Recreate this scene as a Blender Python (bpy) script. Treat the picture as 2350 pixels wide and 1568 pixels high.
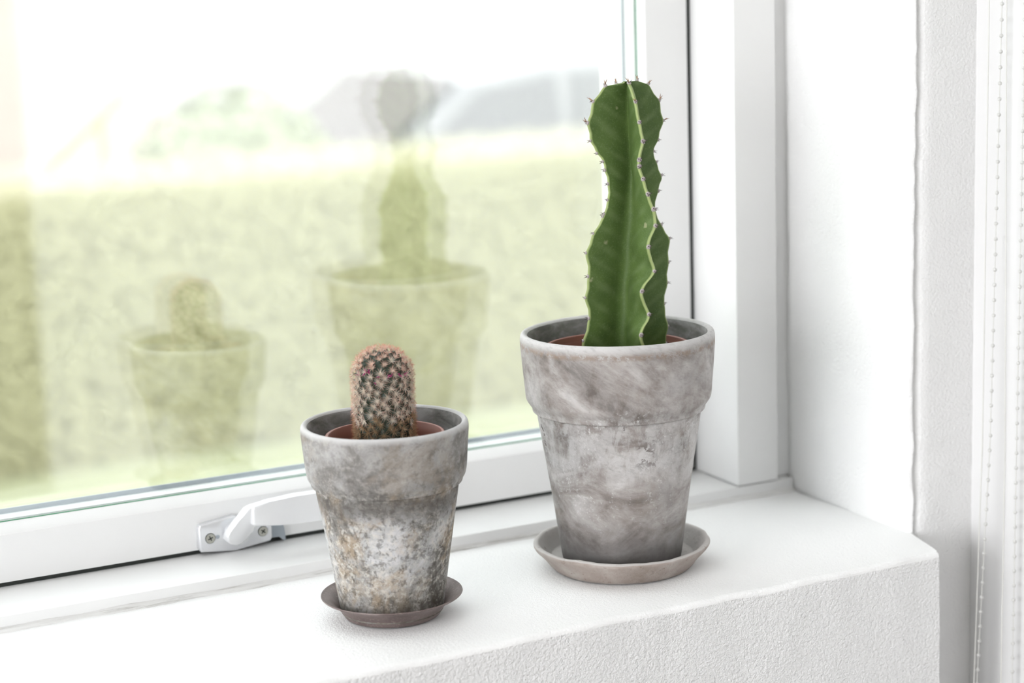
import bpy, bmesh, math, random
import numpy as np
from mathutils import Vector, Matrix, noise as mnoise
random.seed(7)
S = bpy.context.scene
COL = S.collection
for o in list(bpy.data.objects): bpy.data.objects.remove(o)

# ------------------------------------------------------------------ camera
YAW, PITCH, ROLL, FPX, CAMZ = 0.4834, 0.18227, -0.03185, 4558.6, 0.47438
d = Vector((math.sin(YAW)*math.cos(PITCH), math.cos(YAW)*math.cos(PITCH), -math.sin(PITCH)))
r0 = Vector((math.cos(YAW), -math.sin(YAW), 0)); u0 = r0.cross(d)
r = r0*math.cos(ROLL) + u0*math.sin(ROLL); u = -r0*math.sin(ROLL) + u0*math.cos(ROLL)
cam = bpy.data.objects.new('camera', bpy.data.cameras.new('camera')); COL.objects.link(cam)
cam.matrix_world = Matrix(((r.x, u.x, -d.x, 0), (r.y, u.y, -d.y, 0), (r.z, u.z, -d.z, CAMZ), (0, 0, 0, 1)))
cam.data.sensor_width = 36; cam.data.lens = FPX/2350*36; cam.data.clip_start = 0.02; cam.data.clip_end = 300
cam.data.dof.use_dof = True; cam.data.dof.focus_distance = 1.53; cam.data.dof.aperture_fstop = 4.0
S.camera = cam
# ------------------------------------------------------------------ sky (even bright overcast)
W = bpy.data.worlds.new('overcast'); S.world = W; W.use_nodes = True
W.node_tree.nodes['Background'].inputs[0].default_value = (.97, .985, 1.03, 1)
W.node_tree.nodes['Background'].inputs[1].default_value = 2.7
# added fill lamp in an invented left-wall opening, brightening the room
def area(name, loc, rot, sx, sy, power, col=(.985, .985, 1.0)):
    l = bpy.data.lights.new(name, 'AREA'); l.shape = 'RECTANGLE'; l.size = sx; l.size_y = sy; l.energy = power; l.color = col
    o = bpy.data.objects.new(name, l); COL.objects.link(o); o.location = loc; o.rotation_euler = rot; return o
area('fill_light_left', (-3.06, -0.1, 0.62), (math.radians(90), 0, math.radians(-90)), 2.3, 1.7, 75)
S.view_settings.view_transform = 'Standard'; S.view_settings.look = 'None'
S.view_settings.exposure = 0.46; S.view_settings.gamma = 1.0; S.view_settings.use_curve_mapping = False

S.cycles.max_bounces = 8; S.cycles.diffuse_bounces = 4; S.cycles.glossy_bounces = 3; S.cycles.adaptive_threshold = .1
# ------------------------------------------------------------------ materials
class NT:
    def __init__(s, name):
        s.m = bpy.data.materials.new(name); s.m.use_nodes = True; s.t = s.m.node_tree
        s.b = s.t.nodes['Principled BSDF']; s.out = s.t.nodes['Material Output']
        s.tc = s.t.nodes.new('ShaderNodeTexCoord')
    def n(s, typ, ins=None, **kw):
        x = s.t.nodes.new(typ)
        for k, v in kw.items(): setattr(x, k, v)
        for k, v in (ins or {}).items(): s.set(x.inputs[k], v)
        return x
    def set(s, inp, v):
        if isinstance(v, bpy.types.NodeSocket): s.t.links.new(v, inp)
        elif hasattr(v, 'outputs'): s.t.links.new(v.outputs[0], inp)
        else: inp.default_value = v
    def mapping(s, scale=(1, 1, 1), rot=(0, 0, 0), loc=(0, 0, 0), src='Object'):
        return s.n('ShaderNodeMapping', {'Vector': s.tc.outputs[src], 'Location': loc, 'Rotation': rot, 'Scale': scale}).outputs[0]
    def rs(s, rot, scale, loc=(0, 0, 0)):
        a = s.n('ShaderNodeMapping', {'Vector': s.tc.outputs['Object'], 'Rotation': (0, 0, YAW)}).outputs[0]
        b = s.n('ShaderNodeMapping', {'Vector': a, 'Rotation': rot}).outputs[0]
        return s.n('ShaderNodeMapping', {'Vector': b, 'Scale': scale, 'Location': loc}).outputs[0]
    def noise(s, scale, detail=4, rough=.55, vec=None, dist=0.0):
        return s.n('ShaderNodeTexNoise', {'Vector': vec or s.tc.outputs['Object'], 'Scale': scale, 'Detail': detail, 'Roughness': rough, 'Distortion': dist}).outputs[0]
    def ramp(s, fac, stops, interp='LINEAR'):
        x = s.n('ShaderNodeValToRGB', {'Fac': fac}); cr = x.color_ramp; cr.interpolation = interp
        while len(cr.elements) < len(stops): cr.elements.new(.5)
        for e, (p, c) in zip(cr.elements, stops):
            e.position = p; e.color = (c, c, c, 1) if isinstance(c, (int, float)) else (*c, 1)
        return x.outputs[0]
    def mix(s, fac, a, b, mode='MIX'):
        x = s.n('ShaderNodeMix', data_type='RGBA', blend_type=mode)
        s.set(x.inputs[0], fac); s.set(x.inputs[6], a if not isinstance(a, tuple) else (*a, 1)); s.set(x.inputs[7], b if not isinstance(b, tuple) else (*b, 1))
        return x.outputs[2]
    def math(s, op, a, b=0.0, clamp=False):
        x = s.n('ShaderNodeMath', operation=op, use_clamp=clamp); s.set(x.inputs[0], a); s.set(x.inputs[1], b); return x.outputs[0]
    def bump(s, h, strength=.5, dist=.001):
        x = s.n('ShaderNodeBump', {'Height': h, 'Strength': strength, 'Distance': dist}); s.set(s.b.inputs['Normal'], x.outputs[0])
    def done(s, col=None, rough=.5, metal=0, spec=None):
        if col is not None: s.set(s.b.inputs['Base Color'], (*col, 1) if isinstance(col, tuple) else col)
        s.set(s.b.inputs['Roughness'], rough); s.b.inputs['Metallic'].default_value = metal
        if spec is not None: s.b.inputs['Specular IOR Level'].default_value = spec
        return s.m
M = {}
def plain(name, col, rough=.5, metal=0, var=.06, scale=20, spec=None):
    t = NT(name); n = t.noise(scale, 4)
    c = t.mix(n, tuple(max(0, x*(1-var)) for x in col), tuple(min(1, x*(1+var)) for x in col))
    M[name] = t.done(c, rough, metal, spec); return M[name]

def plaster(name, col, fine, coarse, strength, specks=False):
    t = NT(name)
    a = t.noise(800, 2, .6); b = t.noise(360, 2, .5); c = t.noise(26, 3, .5)
    h = t.math('ADD', t.math('MULTIPLY', a, fine), t.math('ADD', t.math('MULTIPLY', b, coarse), t.math('MULTIPLY', c, .6)))
    t.bump(h, strength, .003)
    g = t.ramp(t.noise(9, 5), [(.3, tuple(x*.985 for x in col)), (.7, col)])
    if specks:   # a few tiny grey specks in the paint
        v = t.n('ShaderNodeTexVoronoi', {'Vector': t.tc.outputs['Object'], 'Scale': 26.0})
        sp = t.ramp(v.outputs['Distance'], [(.0, 1), (.028, 1), (.04, 0)])
        rare = t.ramp(t.n('ShaderNodeSeparateColor', {'Color': v.outputs['Color']}).outputs[0], [(.86, 0), (.9, 1)])
        g = t.mix(t.math('MULTIPLY', t.math('MULTIPLY', sp, rare), .35), g, (.45, .43, .4))
    M[name] = t.done(g, .75, spec=.25)
plaster('plaster_sill', (.90, .90, .895), .5, .5, .35)
plaster('plaster_front', (.88, .88, .875), .7, 1.2, .8)
plaster('plaster_wall', (.88, .88, .875), .6, 1.0, .5, True)
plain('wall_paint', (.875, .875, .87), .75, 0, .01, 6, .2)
t = NT('white_paint')
n = t.noise(14, 5); t.bump(t.noise(240, 3), .05, .0005)
v = t.n('ShaderNodeTexVoronoi', {'Vector': t.tc.outputs['Object'], 'Scale': 30.0})
sp = t.math('MULTIPLY', t.ramp(v.outputs['Distance'], [(0, 1), (.03, 1), (.045, 0)]), t.ramp(t.n('ShaderNodeSeparateColor', {'Color': v.outputs['Color']}).outputs[0], [(.9, 0), (.93, 1)]))
M['white_paint'] = t.done(t.mix(t.math('MULTIPLY', sp, .4), t.mix(n, (.80, .80, .795), (.84, .84, .835)), (.4, .38, .35)), .38, spec=.4)
t = NT('peeling_paint')   # brittle caulk line under the frame
n = t.noise(60, 8, .7, t.mapping((.15, 1, 3)))
t.bump(n, .8, .002); M['peeling_paint'] = t.done(t.ramp(n, [(.36, (.42, .41, .38)), (.46, (.74, .735, .72)), (.6, (.85, .85, .84))]), .7)
plain('rubber', (.022, .027, .023), .6, 0, .3, 200)
plain('spacer_grey', (.36, .40, .44), .4, .3, .05)
plain('spacer_white', (.80, .82, .80), .4, 0, .04)
plain('glass_edge', (.05, .25, .13), .2, 0, .1)
plain('handle_paint', (.76, .765, .775), .28, 0.15, .03, 60)
plain('handle_metal', (.74, .75, .77), .24, .55, .03, 60)
plain('screw_metal', (.52, .52, .47), .35, .8, .1, 400)
plain('dark_slot', (.02, .025, .02), .5, .3, .1)
plain('cord_white', (.66, .66, .63), .5, 0, .05, 200)
plain('bead_white', (.62, .62, .60), .3, 0, .04, 200)
plain('floor_oak', (.34, .31, .28), .45, 0, .25, 12)
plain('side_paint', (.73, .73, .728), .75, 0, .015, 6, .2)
plain('back_paint', (.28, .28, .28), .8, 0, .05, 3)
plain('hall_paint', (.48, .44, .38), .8, 0, .1, 3)
# glass pane: clear with mirror reflection raised above Fresnel for a stronger veil
t = NT('window_glass')
tr = t.n('ShaderNodeBsdfTransparent', {'Color': (.985, .995, .985, 1)}); gl = t.n('ShaderNodeBsdfGlossy', {'Color': (.93, .96, 1, 1), 'Roughness': .0})
geo = t.n('ShaderNodeNewGeometry')
# incidence seen from either side
dot = t.n('ShaderNodeVectorMath', {0: geo.outputs['Incoming'], 1: geo.outputs['Normal']}, operation='DOT_PRODUCT')
cs = t.math('ABSOLUTE', dot.outputs['Value'])
f5 = t.math('POWER', t.math('SUBTRACT', 1.0, cs), 5.0)
fr = t.math('ADD', t.math('MULTIPLY', f5, .89), .108)
mx = t.n('ShaderNodeMixShader', {0: fr, 1: tr.outputs[0], 2: gl.outputs[0]})
t.t.links.new(mx.outputs[0], t.out.inputs[0]); M['window_glass'] = t.m

# weathered pots --------------------------------------------------
def zcoord(t): return t.n('ShaderNodeSeparateXYZ', {0: t.tc.outputs['Object']}).outputs[2]
t = NT('grey_terracotta')   # the tall pot: smooth grey-taupe with brushed streaks and white bloom
z = zcoord(t)
st = t.noise(21, 10, .66, t.rs((0, -.6, 0), (.7, 1, 1.9)), .35)
bodyn = t.noise(26, 9, .64, t.rs((0, .18, 0), (.8, 1, 1.35), (.31, .2, .5)), .6)
st = t.n('ShaderNodeMix', {0: t.ramp(z, [(.1215, 0), (.1245, 1)]), 2: bodyn, 3: st}, data_type='FLOAT').outputs[0]
pat = t.noise(17, 6, .6, t.mapping((1, 1, 1.2), (.3, .2, 0)), .8)
fine = t.noise(700, 2, .7); grain = t.noise(170, 5, .72, t.rs((0, -.35, 0), (.7, 1, 2.0)))
base = t.ramp(st, [(.35, (.15, .13, .118)), (.45, (.26, .233, .217)), (.54, (.365, .337, .32)), (.64, (.49, .47, .455))])
base = t.mix(t.ramp(pat, [(.46, 0), (.66, .5)]), base, (.48, .468, .46))
base = t.mix(t.ramp(t.noise(26, 5, .6, t.mapping((1, 1, 1), (0, 0, 0), (.3, .1, .7))), [(.55, 0), (.72, .45)]), base, (.27, .225, .185))
# chalky bloom in the upper body, streaming down in drips
drip = t.noise(75, 7, .72, t.mapping((1, 1, .55), (0, 0, 0), (.13, 0, 0)), .3)
zone = t.math('MULTIPLY', t.ramp(z, [(.062, 0), (.088, 1), (.122, 1), (.135, .25)]), t.ramp(drip, [(.44, 0), (.56, 1)]))
base = t.mix(t.math('MULTIPLY', zone, .5), base, (.62, .62, .615))
spk = t.math('MULTIPLY', t.ramp(t.noise(330, 3, .75), [(.57, 0), (.64, 1)]), t.ramp(t.noise(36, 5, .65, t.mapping((1, 1, .6), (0, 0, 0), (.5, .2, .12))), [(.46, 0), (.58, 1)]))
base = t.mix(t.math('MULTIPLY', t.math('MULTIPLY', spk, t.ramp(z, [(.03, .15), (.06, 1), (.125, .9), (.14, .06)])), .75), base, (.66, .66, .65))
# flaked dark spots
flk = t.math('MULTIPLY', t.ramp(t.noise(140, 4, .7), [(.55, 0), (.575, 1)]), t.math('MULTIPLY', t.ramp(t.noise(20, 3, .5, t.mapping((1, 1, .6), (0, 0, 0), (.07, .44, .2))), [(.56, 0), (.62, 1)]), t.ramp(z, [(.08, 0), (.095, 1), (.125, 1), (.132, 0)])))
base = t.mix(t.math('MULTIPLY', flk, .9), base, (.12, .10, .09))
# old water mark at the foot, plus occlusion shade painted into the colour
wz = t.math('ADD', z, t.math('MULTIPLY', t.noise(22, 4), .035))
base = t.mix(t.ramp(wz, [(.022, .85), (.038, .55), (.062, .0)]), base, (.06, .057, .055))
# brown earthy ring just under the lip
rz = t.math('ADD', z, t.math('MULTIPLY', t.noise(110, 5, .7), .004))
ring = t.math('MULTIPLY', t.ramp(rz, [(.1782, 0), (.1788, 1), (.1802, 1), (.1808, 0)]), t.ramp(t.noise(130, 6, .75), [(.46, 0), (.51, 1)]))
base = t.mix(t.math('MULTIPLY', ring, .85), base, (.24, .17, .12))
base = t.mix(t.ramp(z, [(.1785, 0), (.1815, .75)]), base, (.60, .595, .59))
base = t.mix(t.math('MULTIPLY', t.ramp(grain, [(.35, 1), (.5, 0)]), .2), base, (.12, .11, .105))
t.bump(t.math('ADD', t.math('MULTIPLY', fine, .5), t.math('ADD', grain, zone)), .28, .0006)
M['grey_terracotta'] = t.done(base, .82, spec=.2)

t = NT('mottled_terracotta')   # the small pot: patchy lime, soot and rust
z = zcoord(t)
n1 = t.noise(21, 10, .66, t.rs((0, .4, 0), (1, 1, .9), (.02, .3, .1)), .6)
n2 = t.noise(85, 10, .76, t.rs((0, 0, 0), (1, 1, .85), (.5, .1, .3)), .5)
n3 = t.noise(30, 8, .7, t.rs((.4, 0, .7), (1, 1, .9), (.8, .2, .9)), .6)
base = t.ramp(n1, [(.33, (.095, .088, .078)), (.43, (.20, .19, .176)), (.51, (.35, .345, .335)), (.61, (.52, .52, .525))])
base = t.mix(t.ramp(n2, [(.36, .85), (.46, 0)]), base, (.075, .065, .055))
base = t.mix(t.ramp(n2, [(.53, 0), (.66, .7)]), base, (.64, .625, .60))
base = t.mix(t.math('MULTIPLY', t.ramp(n3, [(.48, 0), (.58, 1)]), .55), base, (.42, .325, .225))
base = t.mix(t.math('MULTIPLY', t.ramp(t.noise(230, 4, .75), [(.52, 0), (.60, 1)]), .6), base, (.58, .55, .50))
base = t.mix(t.math('MULTIPLY', t.ramp(t.noise(180, 5, .78, t.mapping(loc=(.3, .3, .3))), [(.52, 0), (.60, 1)]), .55), base, (.06, .052, .043))
wz = t.math('ADD', z, t.math('MULTIPLY', t.noise(38, 6, .7), .05))
base = t.mix(t.ramp(wz, [(.022, .8), (.038, .35), (.055, 0)]), base, (.085, .072, .052))
sz = t.math('ADD', z, t.math('MULTIPLY', t.noise(30, 5, .7), .03))
base = t.mix(t.ramp(sz, [(.090, 0), (.103, .7), (.111, .7), (.114, .1)]), base, (.09, .082, .074))
base = t.mix(t.math('MULTIPLY', t.ramp(z, [(.1005, 0), (.103, 1)]), .6), base, t.ramp(t.noise(19, 9, .66, t.rs((0, .1, 0), (.8, 1, 1.7), (.9, .7, .2)), .8), [(.36, (.085, .078, .072)), (.48, (.19, .178, .168)), (.60, (.33, .32, .31))]))
base = t.mix(t.ramp(z, [(.1412, 0), (.1440, .75)]), base, (.58, .577, .575))
t.bump(t.math('ADD', n2, t.math('MULTIPLY', t.noise(420, 3, .7), .6)), .3, .0008)
M['mottled_terracotta'] = t.done(base, .85, spec=.18)

t = NT('pot_inside')
n = t.noise(40, 6, .65, t.mapping((1, 1, 2.5)), .5)
t.bump(t.noise(300, 4, .7), .4, .001)
M['pot_inside'] = t.done(t.ramp(n, [(.3, (.12, .117, .11)), (.5, (.22, .215, .205)), (.68, (.34, .335, .33))]), .85, spec=.15)
t = NT('beige_saucer')
n = t.noise(34, 6, .6); f = t.noise(420, 3, .7)
base = t.ramp(n, [(.3, (.27, .225, .195)), (.5, (.36, .31, .28)), (.7, (.46, .42, .39))])
geo = t.n('ShaderNodeNewGeometry')
up = t.ramp(t.n('ShaderNodeSeparateXYZ', {0: t.tc.outputs['Normal']}).outputs[2], [(.25, 0), (.6, .75)])
base = t.mix(up, base, (.55, .535, .52))      # paler on upward-facing faces
base = t.mix(t.math('MULTIPLY', t.ramp(t.noise(190, 4, .7), [(.62, 0), (.69, 1)]), .55), base, (.16, .11, .085))
t.bump(t.math('ADD', f, t.ramp(t.noise(130, 3, .6), [(.6, 0), (.7, 1)])), .45, .0009); M['beige_saucer'] = t.done(base, .85, spec=.15)
t = NT('mauve_saucer')
n = t.noise(40, 6, .6); sp = t.ramp(t.noise(480, 3, .7), [(.55, 0), (.68, 1)])
base = t.ramp(n, [(.3, (.115, .083, .078)), (.55, (.175, .135, .126)), (.72, (.26, .215, .205))])
base = t.mix(t.math('MULTIPLY', sp, .5), base, (.34, .28, .255)); t.bump(sp, .2, .0005)
M['mauve_saucer'] = t.done(base, .55, spec=.4)
plain('nursery_plastic', (.27, .105, .075), .5, 0, .12, 60)
t = NT('soil')
n = t.noise(260, 5, .7); t.bump(n, 1, .004)
M['soil'] = t.done(t.ramp(n, [(.35, (.035, .025, .02)), (.55, (.11, .075, .055)), (.68, (.36, .27, .21))]), .95)
plain('pebble', (.42, .33, .27), .8, 0, .4, 90)

# plants ----------------------------------------------------------
t = NT('euphorbia_skin')
at = t.n('ShaderNodeAttribute', attribute_name='crest').outputs['Fac']
tooth = t.n('ShaderNodeAttribute', attribute_name='vein').outputs['Fac']
n = t.noise(45, 5, .6); sp = t.noise(900, 2, .6)
base = t.ramp(n, [(.3, (.056, .098, .023)), (.7, (.090, .145, .037))])
base = t.mix(t.math('MULTIPLY', tooth, .32), base, (.21, .28, .13))
base = t.mix(t.math('MULTIPLY', t.ramp(sp, [(.55, 0), (.7, 1)]), .25), base, (.20, .27, .14))
base = t.mix(t.ramp(at, [(.15, 0), (.75, .85)]), base, (.36, .43, .18))
scar = t.math('MULTIPLY', t.ramp(t.noise(60, 3, .5), [(.68, 0), (.72, 1)]), .4)
base = t.mix(scar, base, (.5, .48, .3))
t.bump(t.noise(120, 3), .08, .001); M['euphorbia_skin'] = t.done(base, .55, spec=.22)
def spine_mat(name, base_c, tip_c, p0, p1, trans=.5):
    t = NT(name); at = t.n('ShaderNodeAttribute', attribute_name='tip').outputs['Fac']
    c = t.ramp(at, [(p0, base_c), (p1, tip_c)])
    df = t.n('ShaderNodeBsdfDiffuse', {'Color': c}); tl = t.n('ShaderNodeBsdfTranslucent', {'Color': c})
    mx = t.n('ShaderNodeMixShader', {0: trans, 1: df.outputs[0], 2: tl.outputs[0]}); t.t.links.new(mx.outputs[0], t.out.inputs[0]); M[name] = t.m
spine_mat('spine_white', (.86, .80, .71), (.80, .44, .35), .45, .95)
spine_mat('spine_salmon', (.88, .76, .67), (.78, .36, .28), .40, .95)
spine_mat('spine_tan', (.58, .44, .29), (.60, .28, .18), .5, 1.)
spine_mat('thorn_dark', (.42, .36, .36), (.06, .04, .05), .1, .6, .05)
spine_mat('thorn_brown', (.45, .30, .20), (.25, .12, .07), .2, .9, .1)
spine_mat('petal_magenta', (.42, .03, .20), (.55, .05, .30), .2, .9, .2)
plain('areole_grey', (.40, .36, .35), .9, 0, .3, 900)
plain('cactus_flesh', (.022, .040, .024), .5, 0, .3, 90)

# garden ----------------------------------------------------------
t = NT('lawn'); n = t.noise(2.2, 8, .7)
M['lawn'] = t.done(t.ramp(n, [(.3, (.40, .42, .25)), (.5, (.46, .475, .30)), (.7, (.52, .515, .35))]), .9, spec=.1)
t = NT('hedge_leaf'); n = t.noise(1.6, 4); n2 = t.noise(30, 3)
M['hedge_leaf'] = t.done(t.mix(n2, t.ramp(n, [(.35, (.46, .45, .27)), (.65, (.50, .48, .295))]), (.50, .485, .31)), .9, spec=.2)
t = NT('hedge_lit_top'); n = t.noise(3, 4)
M['hedge_lit_top'] = t.done(t.ramp(n, [(.35, (.66, .63, .46)), (.65, (.74, .70, .54))]), .7, spec=.2)  # top leaves coloured paler to stand for the sky-lit band
t = NT('bush_leaf'); n = t.noise(3, 4)
M['bush_leaf'] = t.done(t.ramp(n, [(.35, (.44, .47, .33)), (.65, (.52, .54, .40))]), .7, spec=.2)
t = NT('dry_leaf'); n = t.noise(3, 4)
M['dry_leaf'] = t.done(t.ramp(n, [(.35, (.36, .29, .18)), (.65, (.50, .40, .28))]), .8, spec=.1)
plain('bark', (.16, .12, .09), .9, 0, .3, 20)
plain('pale_wood', (.75, .66, .47), .7, 0, .1, 9)
plain('car_paint', (.34, .335, .335), .3, .3, .03)
plain('car_glass', (.20, .195, .195), .1, 0, .02)
plain('tyre', (.03, .03, .03), .8, 0, .1)
plain('wheel_metal', (.5, .5, .5), .35, .7, .05)
plain('render_cream', (.66, .64, .62), .85, 0, .04, .8)
plain('roof_tile', (.36, .20, .15), .8, 0, .2, 4)
plain('road_grey', (.46, .45, .44), .9, 0, .1, 1.2)
plain('brick_pink', (.66, .56, .50), .9, 0, .12, 3)

# ------------------------------------------------------------------ mesh helpers
def link(name, me, mat=None, parent=None, loc=None):
    o = bpy.data.objects.new(name, me); COL.objects.link(o)
    if me is not None and mat is not None:
        for m_ in (mat if isinstance(mat, (list, tuple)) else [mat]): me.materials.append(M[m_])
    if parent is not None: o.parent = parent
    if loc is not None: o.location = loc
    return o
def tag(o, label=None, cat=None, group=None, kind=None):
    if label: o['label'] = label
    if cat: o['category'] = cat
    if group: o['group'] = group
    if kind: o['kind'] = kind
    return o
def empty(name, loc=(0, 0, 0)):
    o = bpy.data.objects.new(name, None); o.empty_display_size = .02; COL.objects.link(o); o.location = loc; return o
def smooth(me, ang=40):
    me.polygons.foreach_set('use_smooth', [True]*len(me.polygons)); me.set_sharp_from_angle(angle=math.radians(ang)); me.update(); return me
def bm_mesh(bm, ang=35):
    bmesh.ops.recalc_face_normals(bm, faces=bm.faces[:])
    me = bpy.data.meshes.new('m'); bm.to_mesh(me); bm.free(); return smooth(me, ang)
def box(bm, a, b, bev=0, seg=2):
    a, b = Vector(a), Vector(b); c = (a+b)/2; s = b-a
    m = bmesh.ops.create_cube(bm, size=1, matrix=Matrix.Translation(c) @ Matrix.Diagonal((*[abs(x) for x in s], 1)))
    if bev:
        es = list({e for v in m['verts'] for e in v.link_edges}); bmesh.ops.bevel(bm, geom=es, offset=bev, segments=seg, affect='EDGES', profile=.5)
def boxes(name, lst, mat, parent=None, bev=0, seg=2):
    bm = bmesh.new()
    for a, b in lst: box(bm, a, b, bev, seg)
    return link(name, bm_mesh(bm), mat, parent)
def prism(bm, poly, mapf, h0, h1, bev=0):
    """poly 2-D outline, mapf(p, h) -> 3-D"""
    lo = [bm.verts.new(mapf(p, h0)) for p in poly]; hi = [bm.verts.new(mapf(p, h1)) for p in poly]; n = len(poly)
    fs = [bm.faces.new(lo[::-1]), bm.faces.new(hi)] + [bm.faces.new((lo[i], lo[(i+1) % n], hi[(i+1) % n], hi[i])) for i in range(n)]
    if bev:
        es = list({e for f in fs[:2] for e in f.edges}); bmesh.ops.bevel(bm, geom=es, offset=bev, segments=3, affect='EDGES', profile=.5)
def grid_mesh(P, closed_u=False, cap=False):
    """P: array rows x cols x 3"""
    R_, C_ = P.shape[:2]; vs = [tuple(map(float, p)) for p in P.reshape(-1, 3)]; fs = []
    for i in range(R_-1):
        for j in range(C_ if closed_u else C_-1):
            k = (j+1) % C_; fs.append((i*C_+j, i*C_+k, (i+1)*C_+k, (i+1)*C_+j))
    if cap:
        fs.append(tuple(range(C_-1, -1, -1))); fs.append(tuple((R_-1)*C_+j for j in range(C_)))
    me = bpy.data.meshes.new('m'); me.from_pydata(vs, [], fs); me.update(); return me
def spline(pts, k=5):
    """Catmull-Rom resample of a 2-D profile"""
    out = []; n = len(pts)
    for i in range(n-1):
        p0, p1, p2, p3 = [np.array(pts[min(max(q, 0), n-1)], float) for q in (i-1, i, i+1, i+2)]
        for s in range(k):
            t_ = s/k; out.append(.5*((2*p1)+(-p0+p2)*t_+(2*p0-5*p1+4*p2-p3)*t_**2+(-p0+3*p1-3*p2+p3)*t_**3))
    out.append(np.array(pts[-1], float)); return np.array(out)
def lathe(name, prof, mat, parent=None, n=112, wob=None, ang=40, loc=None):
    th = np.linspace(0, 2*math.pi, n, endpoint=False); prof = np.array(prof, float)
    P = np.zeros((len(prof), n, 3))
    for i, (rr, zz) in enumerate(prof):
        P[i, :, 0] = rr*np.cos(th); P[i, :, 1] = rr*np.sin(th); P[i, :, 2] = zz
    if wob:
        for i in range(P.shape[0]):
            for j in range(n): P[i, j] = wob(P[i, j], prof[i])
    me = grid_mesh(P, True)
    bm = bmesh.new(); bm.from_mesh(me); bmesh.ops.remove_doubles(bm, verts=bm.verts[:], dist=1e-6)
    me2 = bm_mesh(bm, ang); return link(name, me2, mat, parent, loc)
def nz(x, y, z, s, seed=0): return mnoise.noise(Vector((x*s+seed*7.3, y*s-seed*3.1, z*s+seed*1.7)))
def tube(pts, rad, seg=8):
    pts = [Vector(p) for p in pts]; P = np.zeros((len(pts), seg, 3))
    for i, p in enumerate(pts):
        tg = (pts[min(i+1, len(pts)-1)]-pts[max(i-1, 0)]).normalized(); a = tg.orthogonal().normalized(); b = tg.cross(a)
        if i and abs(tg.z) > .9: a = Vector((1, 0, 0)); b = tg.cross(a).normalized(); a = b.cross(tg)
        elif abs(tg.z) > .9: a = Vector((1, 0, 0)); b = tg.cross(a).normalized(); a = b.cross(tg)
        rr = rad[i] if isinstance(rad, (list, tuple)) else rad
        for j in range(seg):
            q = p + a*rr*math.cos(2*math.pi*j/seg) + b*rr*math.sin(2*math.pi*j/seg); P[i, j] = q
    return smooth(grid_mesh(P, True, True))

# ------------------------------------------------------------------ room shell
FZ, CZ = -0.88, 1.68           # floor, ceiling
YW, YIN, YOUT = 1.2806, 1.4505, 1.60   # room face of the wall, frame face, outside face
XL, XR = -0.42, 1.0446         # window opening
ZT = 1.28                      # opening top
XW = 1.1125                    # right-hand room wall
tag(boxes('floor', [((-3.1, -2.7, FZ-.1), (3.2, 1.6, FZ))], 'floor_oak'), 'pale oak floor of the white room', None, None, 'structure')
tag(boxes('ceiling', [((-3.1, -2.7, CZ), (3.2, 1.6, CZ+.1))], 'wall_paint'), 'white painted ceiling of the room', None, None, 'structure')
# front wall: plain parts
wf = boxes('wall_front', [((-3.1, YW, FZ), (XL, YOUT, CZ)), ((XL, YW, ZT), (XR+.3, YOUT, CZ)), ((XL, 1.30, FZ), (XR+.3, YOUT, -.06)),
     ((1.06, YW+.02, -.06), (XR+.3, YOUT, ZT))], 'plaster_wall')
tag(wf, 'white plastered window wall with a deep reveal', None, None, 'structure')
# right-hand reveal and pier face as one hand-plastered skin
prof = []
for s in np.linspace(0, 1, 26): prof.append((1.052+(1.0462-1.052)*s, 1.598+(1.286-1.598)*s))
for a in np.linspace(0, math.pi/2, 7)[1:-1]: prof.append((1.0462-.001+.0052*(1-math.cos(a)), 1.286-.0054*math.sin(a)))
prof += [(1.0498, 1.2815), (1.0506, 1.2850), (1.0530, 1.2852), (1.0560, 1.2822)]
for s in np.linspace(0, 1, 14): prof.append((1.0585+(1.16-1.0585)*s, YW))
zs = np.concatenate([np.arange(-.86, -.25, .05), np.arange(-.25, .50, .0045), np.arange(.50, ZT+.03, .05)])
P = np.zeros((len(zs), len(prof), 3))
for i, zz in enumerate(zs):
    for j, (px, py) in enumerate(prof):
        edge = math.exp(-((py-1.282)**2+(px-1.047)**2)/(.006**2))
        dx = .0009*nz(px, py, zz, 38, 1)+.0016*nz(0, py, zz, 9, 2) - edge*(.0022*nz(0, 0, zz, 30, 3)+.0014*nz(0, 0, zz, 110, 4))
        dy = (.0007*nz(px, py, zz, 40, 5)) if j > 25 else 0
        P[i, j] = (px+dx, py+dy-edge*.0008*nz(0, 0, zz, 70, 6), zz)
rv = link('reveal', smooth(grid_mesh(P)), 'plaster_wall', wf)
rv['label'] = 'hand-plastered right reveal with an uneven corner'
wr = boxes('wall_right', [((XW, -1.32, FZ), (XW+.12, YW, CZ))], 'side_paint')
tag(wr, 'smooth white side wall at the right edge', None, None, 'structure')
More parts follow.
